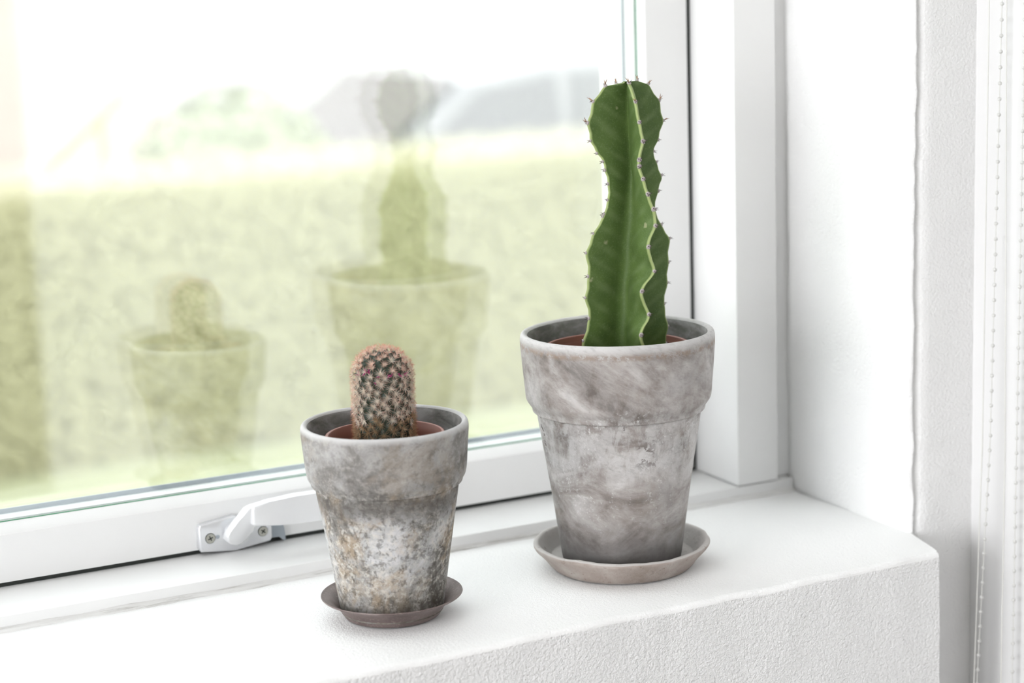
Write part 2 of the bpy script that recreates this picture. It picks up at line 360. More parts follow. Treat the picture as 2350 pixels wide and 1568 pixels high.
# hall beyond the end of the side wall
tag(boxes('wall_hall', [((3.1, -2.7, FZ), (3.2, -1.2, CZ)), ((XW+.12, -1.32, FZ), (3.1, -1.22, CZ)), ((.75, -2.8, FZ), (3.1, -2.7, CZ))], 'hall_paint'), 'dim brown hall walls behind the room', None, None, 'structure')
tag(boxes('wall_back', [((-3.1, -2.7, FZ), (.75, -2.6, CZ))], 'back_paint'), 'dark grey back wall of the room', None, None, 'structure')
tag(boxes('wall_left', [((-3.1, -2.6, FZ), (-3.0, -1.3, CZ)), ((-3.1, 1.1, FZ), (-3.0, YW, CZ)), ((-3.1, -1.3, FZ), (-3.0, 1.1, -.25)), ((-3.1, -1.3, 1.5), (-3.0, 1.1, CZ))], 'wall_paint'), 'white left wall with a broad opening added for the fill light', None, None, 'structure')
w2 = boxes('added_window', [((-3.09, -1.3, -.25), (-3.01, -1.24, 1.5)), ((-3.09, 1.04, -.25), (-3.01, 1.1, 1.5)), ((-3.09, -1.24, -.25), (-3.01, 1.04, -.19)), ((-3.09, -1.24, 1.44), (-3.01, 1.04, 1.5))], 'white_paint')  # unseen frame, added to go with the fill lamp
tag(w2, 'white window frame added around the fill light in the left wall', None, None, 'structure')

# sill: plastered slab, front drop, rounded uneven edge, right end tapering back to the reveal
YS = 1.2235
xs = np.concatenate([np.arange(XL, .2, .02), np.arange(.2, 1.0330, .0042)])
pr = []
for s in np.linspace(0, 1, 34): pr.append((1.4700+(YS+.0045-1.4700)*s, 0.0, 0))
for a in np.linspace(0, math.pi/2, 8)[1:]: pr.append((YS+.0045-.0045*math.sin(a), -.0045*(1-math.cos(a)), 1))
for s in np.linspace(0, 1, 40)[1:]: pr.append((YS, -.0045-.32*s, 2))
pr.append((YS, FZ, 2))
P = np.zeros((len(pr), len(xs), 3))
for j, xx in enumerate(xs):
    ev = .0034*nz(xx, 0, 0, 6, 11)+.0016*nz(xx, 0, 0, 24, 12)
    ez = .0020*nz(xx, 0, 0, 8, 13)+.0012*nz(xx, 0, 0, 33, 14)
    for i, (yy, zz, kd) in enumerate(pr):
        near = max(0, 1-(yy-YS)/.05) if kd == 0 else 1
        dz = .0006*nz(xx, yy, 0, 20, 15) + (ez*near if zz > -.03 else 0)*(1 if kd < 2 else max(0, 1+zz/.03))
        if kd == 0 and yy > 1.435: dz += (yy-1.435)*.05
        dy = ev*near*(1 if kd < 2 else math.exp(zz/.08)) + (.0006*nz(xx, 0, zz, 45, 16) if kd else 0)
        x2 = xx
        if xx > .99 and kd == 0:   # taper of the right end
            x2 = xx + (xx-.99)/.0425*max(0, min(1, (yy-YS)/.06))*.017
        P[i, j] = (x2, yy+dy, zz+dz)
n_top = 34
sm = smooth(grid_mesh(P), 60)
sill = link('trim_1', sm, ['plaster_sill', 'plaster_front']); tag(sill, 'white plastered window sill with a rounded uneven front edge', None, None, 'structure')
for p_ in sm.polygons:
    if p_.center.z < -.006: p_.material_index = 1
for p_ in sm.polygons: p_.flip()
boxes('sill_core', [((XL, YS+.006, FZ), (1.0312, 1.31, -.012))], 'plaster_front', sill)

# ------------------------------------------------------------------ the window
win = empty('window_1', (.3, 1.52, 0)); tag(win, 'white wooden casement window above the sill', None, None, 'structure')
def wpart(name, lst, mat, bev=.0015, label=None):
    off = Vector((.3, 1.52, 0)); o = boxes(name, [(Vector(a)-off, Vector(b)-off) for a, b in lst], mat, win, bev)
    if label: o['label'] = label
    return o
ZL = .0127; YSA = 1.5216; XJ = .988; XG = .9405; ZG = .0633
wpart('frame_rail', [((XL, YIN, -.05), (1.05, 1.60, ZL))], 'white_paint', .003)
jbm = bmesh.new(); prism(jbm, [(.9883, YIN), (.9910, YSA), (.9915, 1.60), (1.0315, 1.60), (1.0315, YIN)], lambda p, h: Vector((p[0]-.3, p[1]-1.52, h)), ZL+.0008, ZT); link('frame_jamb', bm_mesh(jbm, 20), 'white_paint', win)
wpart('frame_jamb', [((XL, YIN, ZL+.0008), (XL+.05, 1.60, ZT))], 'white_paint', .0015)
wpart('frame_head', [((XL+.05, YIN, ZT-.05), (XJ, 1.60, ZT))], 'white_paint', .0015)
wpart('jamb_filler', [((1.0318, 1.459, ZL), (1.056, 1.60, ZT))], 'white_paint', .002)
# crumbling caulk line where frame meets plaster
cx = np.arange(XL, 1.05, .004); P = np.zeros((6, len(cx), 3))
for j, xx in enumerate(cx):
    w_ = .0042+.0022*nz(xx, 0, 0, 22, 21)+.0012*nz(xx, 0, 0, 90, 22); h_ = .0036+.0010*nz(xx, 0, 0, 30, 23)
    for i, (a, b) in enumerate(((1.2, 1.2), (0, 1.15), (-.45, .85), (-.8, .5), (-1, .12), (-1.02, -.6))): P[i, j] = (xx-.3, YIN+a*w_-1.52 if i else YIN+.004-1.52, b*h_)
link('caulk', smooth(grid_mesh(P), 30), 'peeling_paint', win)
# sash
def sash_member(name, poly, axis, h0, h1, parent=win):
    bm = bmesh.new()
    mp = (lambda p, h: Vector((h-.3, p[0]-1.52, p[1]))) if axis == 'x' else (lambda p, h: Vector((p[0]-.3, p[1]-1.52, h)))
    prism(bm, poly, mp, h0, h1); return link(name, bm_mesh(bm, 25), 'white_paint', parent)
sash_member('sash_rail', [(YSA, .0168), (YSA, .0552), (YSA+.0018, .0572), (1.5335, ZG-.0005), (1.5335, ZG-.004), (1.557, ZG-.004), (1.575, ZG-.013), (1.575, .0168)], 'x', XL+.052, .9858)
sash_member('sash_stile', [(.9856, YSA-.0004), (.9422, YSA-.0004), (.9410, YSA+.001), (XG, 1.5335), (XG+.003, 1.5335), (XG+.003, 1.575), (.9856, 1.575)], 'z', .0168, ZT-.052)
sash_member('sash_stile', [(XL+.052, YSA-.0004), (XL+.095, YSA-.0004), (XL+.098, 1.5335), (XL+.095, 1.575), (XL+.052, 1.575)], 'z', .0168, ZT-.052)
sash_member('sash_head', [(YSA, ZT-.052), (YSA, ZT-.095), (1.5335, ZT-.098), (1.575, ZT-.095), (1.575, ZT-.052)], 'x', XL+.052, .9858)
wpart('gasket', [((XL+.05, YSA+.003, ZL-.001), (.9905, YSA+.02, .0172))], 'rubber', 0, 'black rubber seal under the sash')
wpart('gasket', [((.9850, YSA+.0025, ZL), (.9925, YSA+.02, ZT-.05))], 'rubber', 0, 'black rubber seal beside the sash')
# double glazing: two panes, green cut edges, perforated spacer between
for y0 in (1.534, 1.556):
    pn = wpart('pane', [((XL+.09, y0, ZG-.003), (XG+.002, y0+.004, ZT-.09))], 'window_glass', 0)
wpart('glass_edge', [((XL+.09, 1.5332, ZG-.0009), (XG, 1.5345, ZG-.0001)), ((XG-.0004, 1.5332, ZG), (XG+.0006, 1.5345, ZT-.09))], 'glass_edge', 0)
wpart('spacer_bar', [((XL+.09, 1.5381, ZG-.004), (XG+.002, 1.5558, ZG+.0004)), ((XG-.0002, 1.5381, ZG), (XG+.002, 1.5558, ZT-.09))], 'spacer_white', 0)
wpart('spacer_seal', [((XL+.09, 1.5545, ZG-.004), (XG+.002, 1.556, ZG+.0043)), ((XG-.0022, 1.5545, ZG), (XG+.002, 1.556, ZT-.09))], 'spacer_grey', 0, 'grey seal line along the far pane')
bm = bmesh.new()    # tiny punched holes of the spacer as raised dimples
for k in range(190):
    x_ = .0+k*.0048
    if x_ < XG: box(bm, (x_-.3, 1.545-1.52, ZG+.0003), (x_+.0022-.3, 1.548-1.52, ZG+.0009))
for k in range(140): box(bm, (XG-.0008-.3, 1.545-1.52, ZG+.004+k*.0048), (XG-.0001-.3, 1.548-1.52, ZG+.0062+k*.0048))
dm_ = link('spacer_dimples', bm_mesh(bm), 'spacer_white', win); dm_['kind'] = 'stuff'
wpart('outer_bead', [((XL+.09, 1.560, ZG-.01), (XG, 1.60, ZG-.014)), ((XG+.0, 1.560, ZG), (XG+.004, 1.60, ZT-.09))], 'white_paint', .0005)

# handle: rose plate, boss, cranked lever
off = Vector((.3, 1.52, 0))
bm = bmesh.new()
pl = [(.4995, .0190), (.5010, .0165), (.5300, .0132), (.5610, .0168), (.5632, .0195), (.5632, .0305), (.5610, .0335), (.5300, .0432), (.5012, .0395), (.4995, .0370)]
prism(bm, pl, lambda p, h: Vector((p[0], h, p[1]))-off, YSA+.0002, YSA-.0085, .0016)
hd = link('handle', bm_mesh(bm, 30), 'handle_metal', win); hd['label'] = 'silver casement handle screwed to the sash rail'
bm = bmesh.new()
for r_, y0, y1 in ((.0105, YSA-.008, YSA-.0115), (.0096, YSA-.0115, YSA-.017)):
    bmesh.ops.create_cone(bm, cap_ends=True, segments=40, radius1=r_, radius2=r_*.96, depth=abs(y1-y0), matrix=Matrix.Translation(Vector((.5315, (y0+y1)/2, .0290))-off) @ Matrix.Rotation(math.radians(90), 4, 'X'))
link('boss', bm_mesh(bm, 30), 'handle_metal', hd)
# lever: neck rising and stepping forward from the boss, then a deep flat blade
bm = bmesh.new()
nk = [(.5186, .0300), (.5195, .0258), (.5225, .0226), (.5270, .0212), (.5318, .0222), (.5356, .0250), (.5400, .0320), (.5445, .0400), (.5440, .0500), (.5400, .0552), (.5340, .0530), (.5262, .0430), (.5205, .0340)]
prism(bm, nk, lambda p, h: Vector((p[0], (h if h > 1.5 else h)+max(0, (.050-p[1]))*.42+(.004 if h > 1.5 and p[1] < .03 else 0), p[1]))-off, 1.5005, 1.4895, .0014)
bl = [(.5372, .0525), (.5376, .0398), (.5400, .0383), (.560, .0366), (.590, .0352), (.625, .0345), (.634, .0375), (.636, .0440), (.634, .0510), (.625, .0560), (.600, .0590), (.575, .0590), (.552, .0574), (.5385, .0556)]
prism(bm, bl, lambda p, h: Vector((p[0], h - .10*(p[0]-.535)*.25, p[1]))-off, 1.4985, 1.4875, .0022)
link('lever', bm_mesh(bm, 32), 'handle_paint', hd)
bm = bmesh.new()
prism(bm, [(.5634, .0180), (.571, .0176), (.5745, .0140), (.5765, .0140), (.5760, .0215), (.5745, .0300), (.5634, .0300)], lambda p, h: Vector((p[0], h, p[1]))-off, YSA, YSA-.0035)
link('catch', bm_mesh(bm), 'spacer_grey', hd)
for (sx, sz, rot) in ((.5088, .0275, 20), (.5548, .0262, 50)):
    bm = bmesh.new(); mt = Matrix.Translation(Vector((sx, YSA-.0086, sz))-off) @ Matrix.Rotation(math.radians(90), 4, 'X')
    bmesh.ops.create_cone(bm, cap_ends=True, segments=28, radius1=.0037, radius2=.0040, depth=.0012, matrix=mt)
    sc = link('screw', bm_mesh(bm, 30), 'screw_metal', hd)
    bm = bmesh.new()
    for k in range(2):
        a_ = math.radians(rot+90*k); dx, dz = math.cos(a_), math.sin(a_)
        prism(bm, [(-.0022, -.00045), (.0022, -.00045), (.0022, .00045), (-.0022, .00045)], lambda p, h: Vector((sx+p[0]*dx-p[1]*dz, h, sz+p[0]*dz+p[1]*dx))-off, YSA-.00915, YSA-.00935)
    for k in range(8):  # ring of shadow gap round the head
        pass
    slot = link('slot', bm_mesh(bm), 'dark_slot', hd)
    bm = bmesh.new()
    bmesh.ops.create_cone(bm, cap_ends=True, segments=28, radius1=.0044, radius2=.0044, depth=.0006, matrix=Matrix.Translation(Vector((sx, YSA-.0085, sz))-off) @ Matrix.Rotation(math.radians(90), 4, 'X'))
    link('screw_gap_shade', bm_mesh(bm, 30), 'dark_slot', hd)  # dark disc stands in for the shadow gap around the screw
bm = bmesh.new(); bmesh.ops.create_cone(bm, cap_ends=True, segments=20, radius1=.0017, radius2=.0017, depth=.0004, matrix=Matrix.Translation(Vector((.5151, YSA-.0086, .0278))-off) @ Matrix.Rotation(math.radians(90), 4, 'X'))
link('stamp', bm_mesh(bm), 'spacer_grey', hd)

# ------------------------------------------------------------------ pots
P1 = (.7979, 1.3395); P2 = (.5865, 1.3261)
def pot(name, loc, outer, inner, mat, label, seed):
    pot_ = empty(name, loc); tag(pot_, label, 'flower pot', 'weathered clay pots on the sill')
    wob = lambda p, q: np.array([p[0]*(1+.004*nz(p[0], p[1], p[2], 16, seed)), p[1]*(1+.004*nz(p[0], p[1], p[2], 16, seed)), p[2]+.0008*nz(p[0], p[1], 0, 14, seed+1)])
    lathe('pot_wall', spline(outer, 5), mat, pot_, 128, wob, 50)
    lathe('pot_lining', spline(inner, 4), 'pot_inside', pot_, 128, wob, 50)
    return pot_
o1 = [(0, .0), (.040, .0), (.0470, .0004), (.0484, .002), (.0515, .024), (.0555, .053), (.0600, .083), (.0645, .112), (.0655, .1190), (.0658, .1208), (.0656, .1220), (.0684, .1222), (.0691, .1230), (.0693, .1244), (.0702, .1266), (.0718, .1288), (.0733, .1312), (.0742, .1345), (.0750, .1440), (.0762, .1580), (.0772, .1705), (.0776, .1775), (.0775, .1815), (.0768, .1842), (.0752, .1856), (.0732, .1852), (.0718, .1838)]
i1 = [(.0718, .1838), (.0710, .1810), (.0704, .1750), (.0690, .160), (.066, .130), (.056, .070), (.044, .010), (.03, .008), (0, .008)]
pot('clay_pot', (*P1, .0085), o1, i1, 'grey_terracotta', 'tall grey weathered clay pot holding the ribbed green cactus', 31)
o2 = [(0, .0), (.032, .0), (.0380, .0004), (.0392, .002), (.0415, .018), (.0452, .042), (.0490, .066), (.0530, .091), (.0538, .0965), (.0540, .0980), (.0538, .0990), (.0562, .0992), (.0568, .0999), (.0570, .1011), (.0578, .1028), (.0589, .1046), (.0597, .1072), (.0604, .1120), (.0614, .1240), (.0623, .1345), (.0627, .1390), (.0626, .1424), (.0619, .1446), (.0604, .1457), (.0588, .1452), (.0578, .1440)]
i2 = [(.0578, .1440), (.0571, .1415), (.0566, .1360), (.0555, .125), (.053, .105), (.045, .055), (.036, .009), (.02, .007), (0, .007)]
pot('clay_pot', (*P2, .0050), o2, i2, 'mottled_terracotta', 'small mottled rusty grey clay pot holding the spiny round cactus', 41)

ws = lambda p, q: np.array([p[0]*(1+.009*nz(p[0], p[1], 0, 28, 51)+.005*nz(p[0], p[1], p[2], 90, 52)), p[1]*(1+.009*nz(p[0], p[1], 0, 28, 51)+.005*nz(p[0], p[1], p[2], 90, 52)), p[2]+(0 if q[1] < .004 else (.0011*nz(p[0], p[1], 0, 30, 53)+.0006*nz(p[0], p[1], 0, 120, 54)))])
sa = lathe('saucer', spline([(0, .0), (.050, .0), (.0555, .0006), (.0580, .0022), (.0635, .0090), (.0690, .0150), (.0712, .0180), (.0715, .0196), (.0705, .0208), (.0680, .0208), (.0660, .0190), (.0630, .0150), (.0590, .0098), (.0560, .0080), (.045, .0078), (0, .0078)], 4), 'beige_saucer', None, 144, ws, 45, (*P1, .0005))
tag(sa, 'thick rough beige clay saucer under the tall grey pot', 'saucer', 'plant saucers on the sill')
sb = lathe('saucer', spline([(0, .0), (.030, .0), (.0350, .0004), (.0368, .0018), (.0405, .0075), (.0470, .0130), (.0520, .0155), (.0535, .0166), (.0537, .0172), (.0532, .0175), (.0515, .0166), (.0465, .0142), (.0405, .0092), (.0365, .0046), (.030, .0042), (0, .0042)], 4), 'mauve_saucer', None, 128, None, 45, (*P2, .0005))
tag(sb, 'thin mauve-brown saucer under the small mottled pot', 'saucer', 'plant saucers on the sill')

# nursery pots standing inside
def nursery(loc, rr, zr, zsoil, label, seed):
    e = empty('nursery_pot', loc); tag(e, label, 'plant pot', 'terracotta plastic nursery pots')
    lathe('shell', spline([(rr*.72, .02), (rr*.93, zr-.010), (rr*.945, zr-.0085), (rr*.985, zr-.006), (rr, zr-.0012), (rr-.0002, zr), (rr-.0018, zr+.0002), (rr-.0026, zr-.001), (rr-.0042, zr-.007), (rr*.90, zr-.016), (rr*.88, zsoil-.004), (rr*.70, .022)], 4), 'nursery_plastic', e, 96, None, 40)
    n_, m_ = 26, 60; Pq = np.zeros((n_, m_, 3))
    for i in range(n_):
        for j in range(m_):
            ra = rr*.905*i/(n_-1); th = 2*math.pi*j/m_; x_, y_ = ra*math.cos(th), ra*math.sin(th)
            Pq[i, j] = (x_, y_, zsoil+.0022*nz(x_, y_, 0, 90, seed)+.0012*nz(x_, y_, 0, 240, seed+1))
    link('soil', smooth(grid_mesh(Pq, True), 60), 'soil', e)
    pm = []
    for v_ in range(3):
        bm = bmesh.new(); bmesh.ops.create_icosphere(bm, subdivisions=1, radius=.0014)
        for q in bm.verts: q.co *= 1+.35*nz(q.co.x, q.co.y, q.co.z, 900, v_)
        me = bm_mesh(bm, 60); me.materials.append(M['pebble']); pm.append(me)
    for k in range(46):
        a_ = random.uniform(0, 2*math.pi); ra = rr*.86*math.sqrt(random.uniform(.1, 1))
        o = bpy.data.objects.new('pebble', pm[k % 3]); COL.objects.link(o); o.parent = e
        o.location = (ra*math.cos(a_), ra*math.sin(a_), zsoil+.0012); o.rotation_euler = [random.uniform(0, 6) for _ in range(3)]; s_ = random.uniform(.5, 1.25); o.scale = (s_, s_, s_*.8)
    return e
nursery((*P1, .0166), .0590, .1650, .1540, 'reddish plastic nursery pot inside the tall grey clay pot', 61)
nursery((*P2, .0122), .0445, .1290, .1180, 'reddish plastic nursery pot inside the small mottled clay pot', 71)

# ------------------------------------------------------------------ ribbed cactus (tall pot)
RH = Vector((math.cos(YAW), -math.sin(YAW), 0)); NH = Vector((math.sin(YAW), math.cos(YAW), 0))
Lp = [(.0095, .3892), (.002, .3886), (-.0056, .3876), (-.015, .3765), (-.0199, .3601), (-.018, .3464), (-.0129, .3363), (-.0081, .33), (-.0071, .3231), (-.0046, .3124), (-.0052, .2993), (-.0087, .2871), (-.0174, .2735), (-.0236, .259), (-.0221, .2395), (-.0251, .2232), (-.0221, .2067), (-.0275, .1888), (-.0293, .1809), (-.029, .165)]
Fp = [(.0120, .3896), (.0135, .3880), (.0169, .3755), (.0193, .3599), (.0224, .3454), (.0183, .332), (.0177, .3269), (.0211, .3166), (.0242, .3053), (.0283, .2936), (.0307, .2866), (.0303, .2805), (.0252, .2698), (.0228, .2645), (.0297, .2446), (.0163, .2297), (.0247, .2091), (.0153, .1953), (.0215, .1801), (.020, .165)]
Rp = [(.0149, .3908), (.0199, .3903), (.0285, .3872), (.0374, .3741), (.0406, .3578), (.036, .3434), (.0313, .3341), (.0342, .3253), (.0386, .3125), (.035, .3034), (.032, .2884), (.0371, .2756), (.0442, .2638), (.0428, .2448), (.0417, .2278), (.0386, .211), (.0419, .1928), (.0398, .1807), (.039, .165)]
Z0, Z1 = .168, .3903
NZ = 260
zz = np.concatenate([np.linspace(Z0, .375, NZ-50, endpoint=False), .375+(Z1-.375)*(1-(1-np.linspace(0, 1, 50))**2)])
axl = np.interp(zz, [.168, .2036, .2349, .2658, .2966, .318, .353, .391], [.004, .006, .008, .011, .0135, .0150, .0128, .0128])
azF = np.interp(zz, [.168, .265, .292, .31, .33, .391], [-52, -52, -58, -68, -72, -70])
def sm_(a, k=3):
    w_ = np.hanning(2*k+3)[1:-1]; w_ /= w_.sum(); return np.convolve(np.pad(a, k, mode='edge'), w_, 'valid')
def lat(T): T = sorted(T, key=lambda q: q[1]); return np.interp(zz, [q[1] for q in T], [q[0] for q in T])
RF = np.interp(zz, [.168, .27, .30, .34, .37, .385, .3903], [.036, .0355, .032, .027, .0245, .017, .004])
sF = sm_(lat(Fp)-axl, 8)
azF = -np.degrees(np.arccos(np.clip(sF/RF, .05, .95)))      # the front rib sways from side to side
AZ = {'L': np.full(NZ, 203.), 'F': azF, 'R': np.full(NZ, 27.), 'B': np.full(NZ, 114.)}
top = np.clip((Z1-zz)/.018, 0, 1)**.5
def rad(T, az): return (lat(T)-axl)/np.cos(np.radians(az))
RR = {'L': sm_(np.maximum(rad(Lp, AZ['L']), .0030)), 'F': RF.copy(), 'R': sm_(np.maximum(rad(Rp, AZ['R']), .003))}
for nm_, az_ in (('L', (.3876, .3765, .3601, .3464, .3370, .330, .3231, .3124, .2993, .2885, .2735, .259, .2395, .2232, .2067, .1888, .1760)), ('R', (.3870, .3741, .3578, .3434, .3341, .3253, .3150, .3034, .2884, .2756, .2638, .2448, .2278, .211, .1928, .1790)), ('F', (.3755, .3599, .3454, .3315, .3166, .3053, .2936, .2805, .2645, .2446, .2297, .2110, .1953, .1780))):
    for hi_, lo_ in zip(az_, az_[1:]):
        k_ = (zz > lo_) & (zz < hi_); t_ = (zz[k_]-lo_)/(hi_-lo_)
        RR[nm_][k_] += .0016*(hi_-lo_)/.014*(np.abs(t_-.42)*1.4-.45)*np.minimum(1, np.minimum(t_, 1-t_)*6)   # scallops between the areoles
RR['B'] = .5*(RR['L']+RR['R'])*(1+.06*np.sin(zz*330))
core = np.interp(zz, [.168, .30, .38, .3903], [.0072, .0066, .0058, .0024])
valley_round = np.interp(zz, [.168, .29, .33, .39], [1., .8, .1, 0])
order = ['R', 'B', 'L', 'F']   # counter-clockwise from the right rib
NF = 13
rows = []; crest = []; vein = []
for i in range(NZ):
    ring = []; cr_ = []; ve_ = []
    for k, nm in enumerate(order):
        nx = order[(k+1) % 4]; a0 = math.radians(AZ[nm][i]); a1 = math.radians(AZ[nx][i])
        while a1 < a0: a1 += 2*math.pi
        am = (a0+a1)/2; R0, R1 = max(RR[nm][i], core[i]*1.02), max(RR[nx][i], core[i]*1.02); c_ = core[i]
        half = min(.0013, R0*.3); half1 = min(.0013, R1*.3)
        V = np.array([math.cos(am), math.sin(am)])*c_*(.35 if nm == 'L' else .9)
        def flank(a, R_, hf, sgn):
            e = np.array([math.cos(a), math.sin(a)]); nrm = np.array([-e[1], e[0]])*sgn
            tip = e*(R_-.0004)+nrm*hf
            Vd = V/np.hypot(*V); tg = np.array([-Vd[1], Vd[0]]); tg = tg*(1 if tg@nrm < 0 else -1)   # towards this rib
            rnd_ = valley_round[i]; c1 = e*(c_*1.5+.12*R_)+nrm*(.0042*min(1, R_/.02)); c2 = V + tg*(.0012+.0056*rnd_)*min(1, R_/.02)
            pts = []
            for s in np.linspace(0, 1, NF)**1.5:
                pts.append((1-s)**3*tip+3*s*(1-s)**2*c1+3*s*s*(1-s)*c2+s**3*V)
            return pts, e
        fa, e0 = flank(a0, R0, half, 1); fb, e1 = flank(a1, R1, half1, -1)
        ring.append(e0*(R0+.0006)); cr_.append(1.); ve_.append(0)
        for s, q in enumerate(fa): ring.append(q); cr_.append(.55 if s == 0 else 0.); ve_.append(math.sin(math.pi*min(1, s/(NF-1)*1.15)))
        for s, q in enumerate(fb[::-1][1:]): ring.append(q); w2_ = (s+1)/(NF-1); cr_.append(.55 if w2_ >= 1 else 0.); ve_.append(math.sin(math.pi*min(1, (1-w2_)*1.15)))
    rows.append(ring); crest.append(cr_); vein.append(ve_)
A2 = np.array(rows); NC = A2.shape[1]
Pe = np.zeros((NZ, NC, 3))
base = Vector((*P1, 0))
for i in range(NZ):
    for j in range(NC):
        l_ = axl[i]+A2[i, j, 0]; f_ = A2[i, j, 1]; q = RH*l_+NH*f_; Pe[i, j] = (q.x, q.y, zz[i]-.168)
me = grid_mesh(Pe, True, True); smooth(me, 50)
ca = me.attributes.new('crest', 'FLOAT', 'POINT'); ca.data.foreach_set('value', np.array(crest).ravel())
VEIN_F = 2*math.pi/.0155
vv_ = np.zeros((NZ, NC))
for i in range(NZ):
    for j in range(NC):
        rd = math.hypot(*A2[i, j]); ph = VEIN_F*(zz[i]-.75*rd) + 1.3*math.floor(j/(NC/4)) + 2.2*mnoise.noise(Vector((zz[i]*40, j*.05, 9.1)))
        vv_[i, j] = vein[i][j]*max(0, math.sin(ph)*.7-.1+.6*mnoise.noise(Vector((zz[i]*120, j*.12, 3.3))))
va = me.attributes.new('vein', 'FLOAT', 'POINT'); va.data.foreach_set('value', vv_.ravel())
eu = empty('ribbed_cactus', (*P1, .168)); tag(eu, 'tall green ribbed cactus with wavy thorny edges in the grey pot', 'cactus')
link('stem', me, 'euphorbia_skin', eu)
def thorn(bm, lay, base_, dirv, ln, r_, seg=4, bend=0.):
    dirv = dirv.normalized(); a = dirv.orthogonal().normalized(); b = dirv.cross(a)
    vs = [bm.verts.new(base_+a*r_*math.cos(2*math.pi*k/seg)+b*r_*math.sin(2*math.pi*k/seg)) for k in range(seg)]
    md = [bm.verts.new(base_+dirv*ln*.55+a*(bend*ln)+(a*math.cos(2*math.pi*k/seg)+b*math.sin(2*math.pi*k/seg))*r_*.65) for k in range(seg)]
    tp = bm.verts.new(base_+dirv*ln+a*bend*ln*2.2)
    for v_ in vs: v_[lay] = 0.
    for v_ in md: v_[lay] = .55
    tp[lay] = 1.
    out = []
    for k in range(seg):
        out.append(bm.faces.new((vs[k], vs[(k+1) % seg], md[(k+1) % seg], md[k]))); out.append(bm.faces.new((md[k], md[(k+1) % seg], tp)))
    return out
arm = []   # areole meshes: +X is outward, Z up
for v_ in range(4):
    bm = bmesh.new(); lay = bm.verts.layers.float.new('tip'); rnd = random.Random(100+v_)
    bmesh.ops.create_icosphere(bm, subdivisions=2, radius=.0017, matrix=Matrix.Diagonal((.75, 1.0, 1.05, 1)))
    for q in bm.verts: q.co *= 1+.3*nz(q.co.x, q.co.y, q.co.z, 1400, v_)
    nb = len(bm.faces)
    for sy, sz in ((1, .5), (-1, .4), (.6, -.8), (-.5, -.9))[:(3 + v_ % 2)]:
        thorn(bm, lay, Vector((.0004, 0, 0)), Vector((1.1, sy*rnd.uniform(.5, 1), sz*rnd.uniform(.5, 1))), rnd.uniform(.0028, .0042), .00042)
    for f_ in bm.faces: f_.material_index = 0 if f_.index < 0 else 0
    bm.faces.ensure_lookup_table()
    for k, f_ in enumerate(bm.faces): f_.material_index = 0 if k < nb else 1
    if v_ >= 2:
        n2_ = len(bm.faces)
        for k in range(2): thorn(bm, lay, Vector((.0008, 0, .0003)), Vector((1, rnd.uniform(-.7, .7), rnd.uniform(.4, 1.2))), rnd.uniform(.0040, .0058), .0005, 4, rnd.uniform(-.15, .15))
        bm.faces.ensure_lookup_table()
        for k in range(n2_, len(bm.faces)): bm.faces[k].material_index = 2
    me = bm_mesh(bm, 60)
    for m_ in ('areole_grey', 'thorn_dark', 'thorn_brown'): me.materials.append(M[m_])
    arm.append(me)
cnt = 0
def add_areole(nm, z_, big=1.0, var=None):
    global cnt
    i = int(np.argmin(abs(zz-z_))); R_ = max(RR[nm][i], core[i]); a = math.radians(AZ[nm][i])
    i2 = min(i+2, NZ-1); slope = (RR[nm][i2]-RR[nm][max(i-2, 0)])/max(1e-5, zz[i2]-zz[max(i-2, 0)])
    q = RH*(axl[i]+R_*math.cos(a))+NH*(R_*math.sin(a)); out = RH*math.cos(a)+NH*math.sin(a)
    tilt = max(-.5, min(1.3, -math.atan(slope)*.7)); outv = (out*math.cos(tilt)+Vector((0, 0, 1))*math.sin(tilt)).normalized()
    zax = Vector((0, 0, 1)); yax = zax.cross(outv).normalized(); zax = outv.cross(yax)
    o = bpy.data.objects.new('areole', arm[var if var is not None else cnt % 2]); COL.objects.link(o); o.parent = eu
    mt = Matrix((outv, yax, zax)).transposed().to_4x4(); mt.translation = Vector((q.x, q.y, zz[i]-.168))+outv*.0004
    o.matrix_local = mt @ Matrix.Scale(big*random.uniform(.85, 1.1), 4); cnt += 1
for z_ in (.3876, .3765, .3601): add_areole('L', z_, .95, 2+cnt % 2)
for z_ in (.3464, .3370, .330, .3231, .3124, .2993, .2885, .2860, .2735, .259, .2395, .2232, .2067, .1888, .1760): add_areole('L', z_, .85)
for z_ in (.3890, .3755, ): add_areole('F', z_, 1.05, 3)
for z_ in (.3599, .3454, .3315, .3269, .3166, .3053, .2936, .2805, .2645, .2446, .2297, .2110, .1953, .1780): add_areole('F', z_, 1.05)
for z_ in (.3903, .3870, .3741, .3578): add_areole('R', z_, .95, 2+cnt % 2)
for z_ in (.3434, .3341, .3253, .3150, .3034, .2884, .2756, .2638, .2448, .2278, .211, .1928, .1790): add_areole('R', z_, .9)
for k in range(15): add_areole('B', .180+k*.0148, .9, 2 if k > 12 else None)

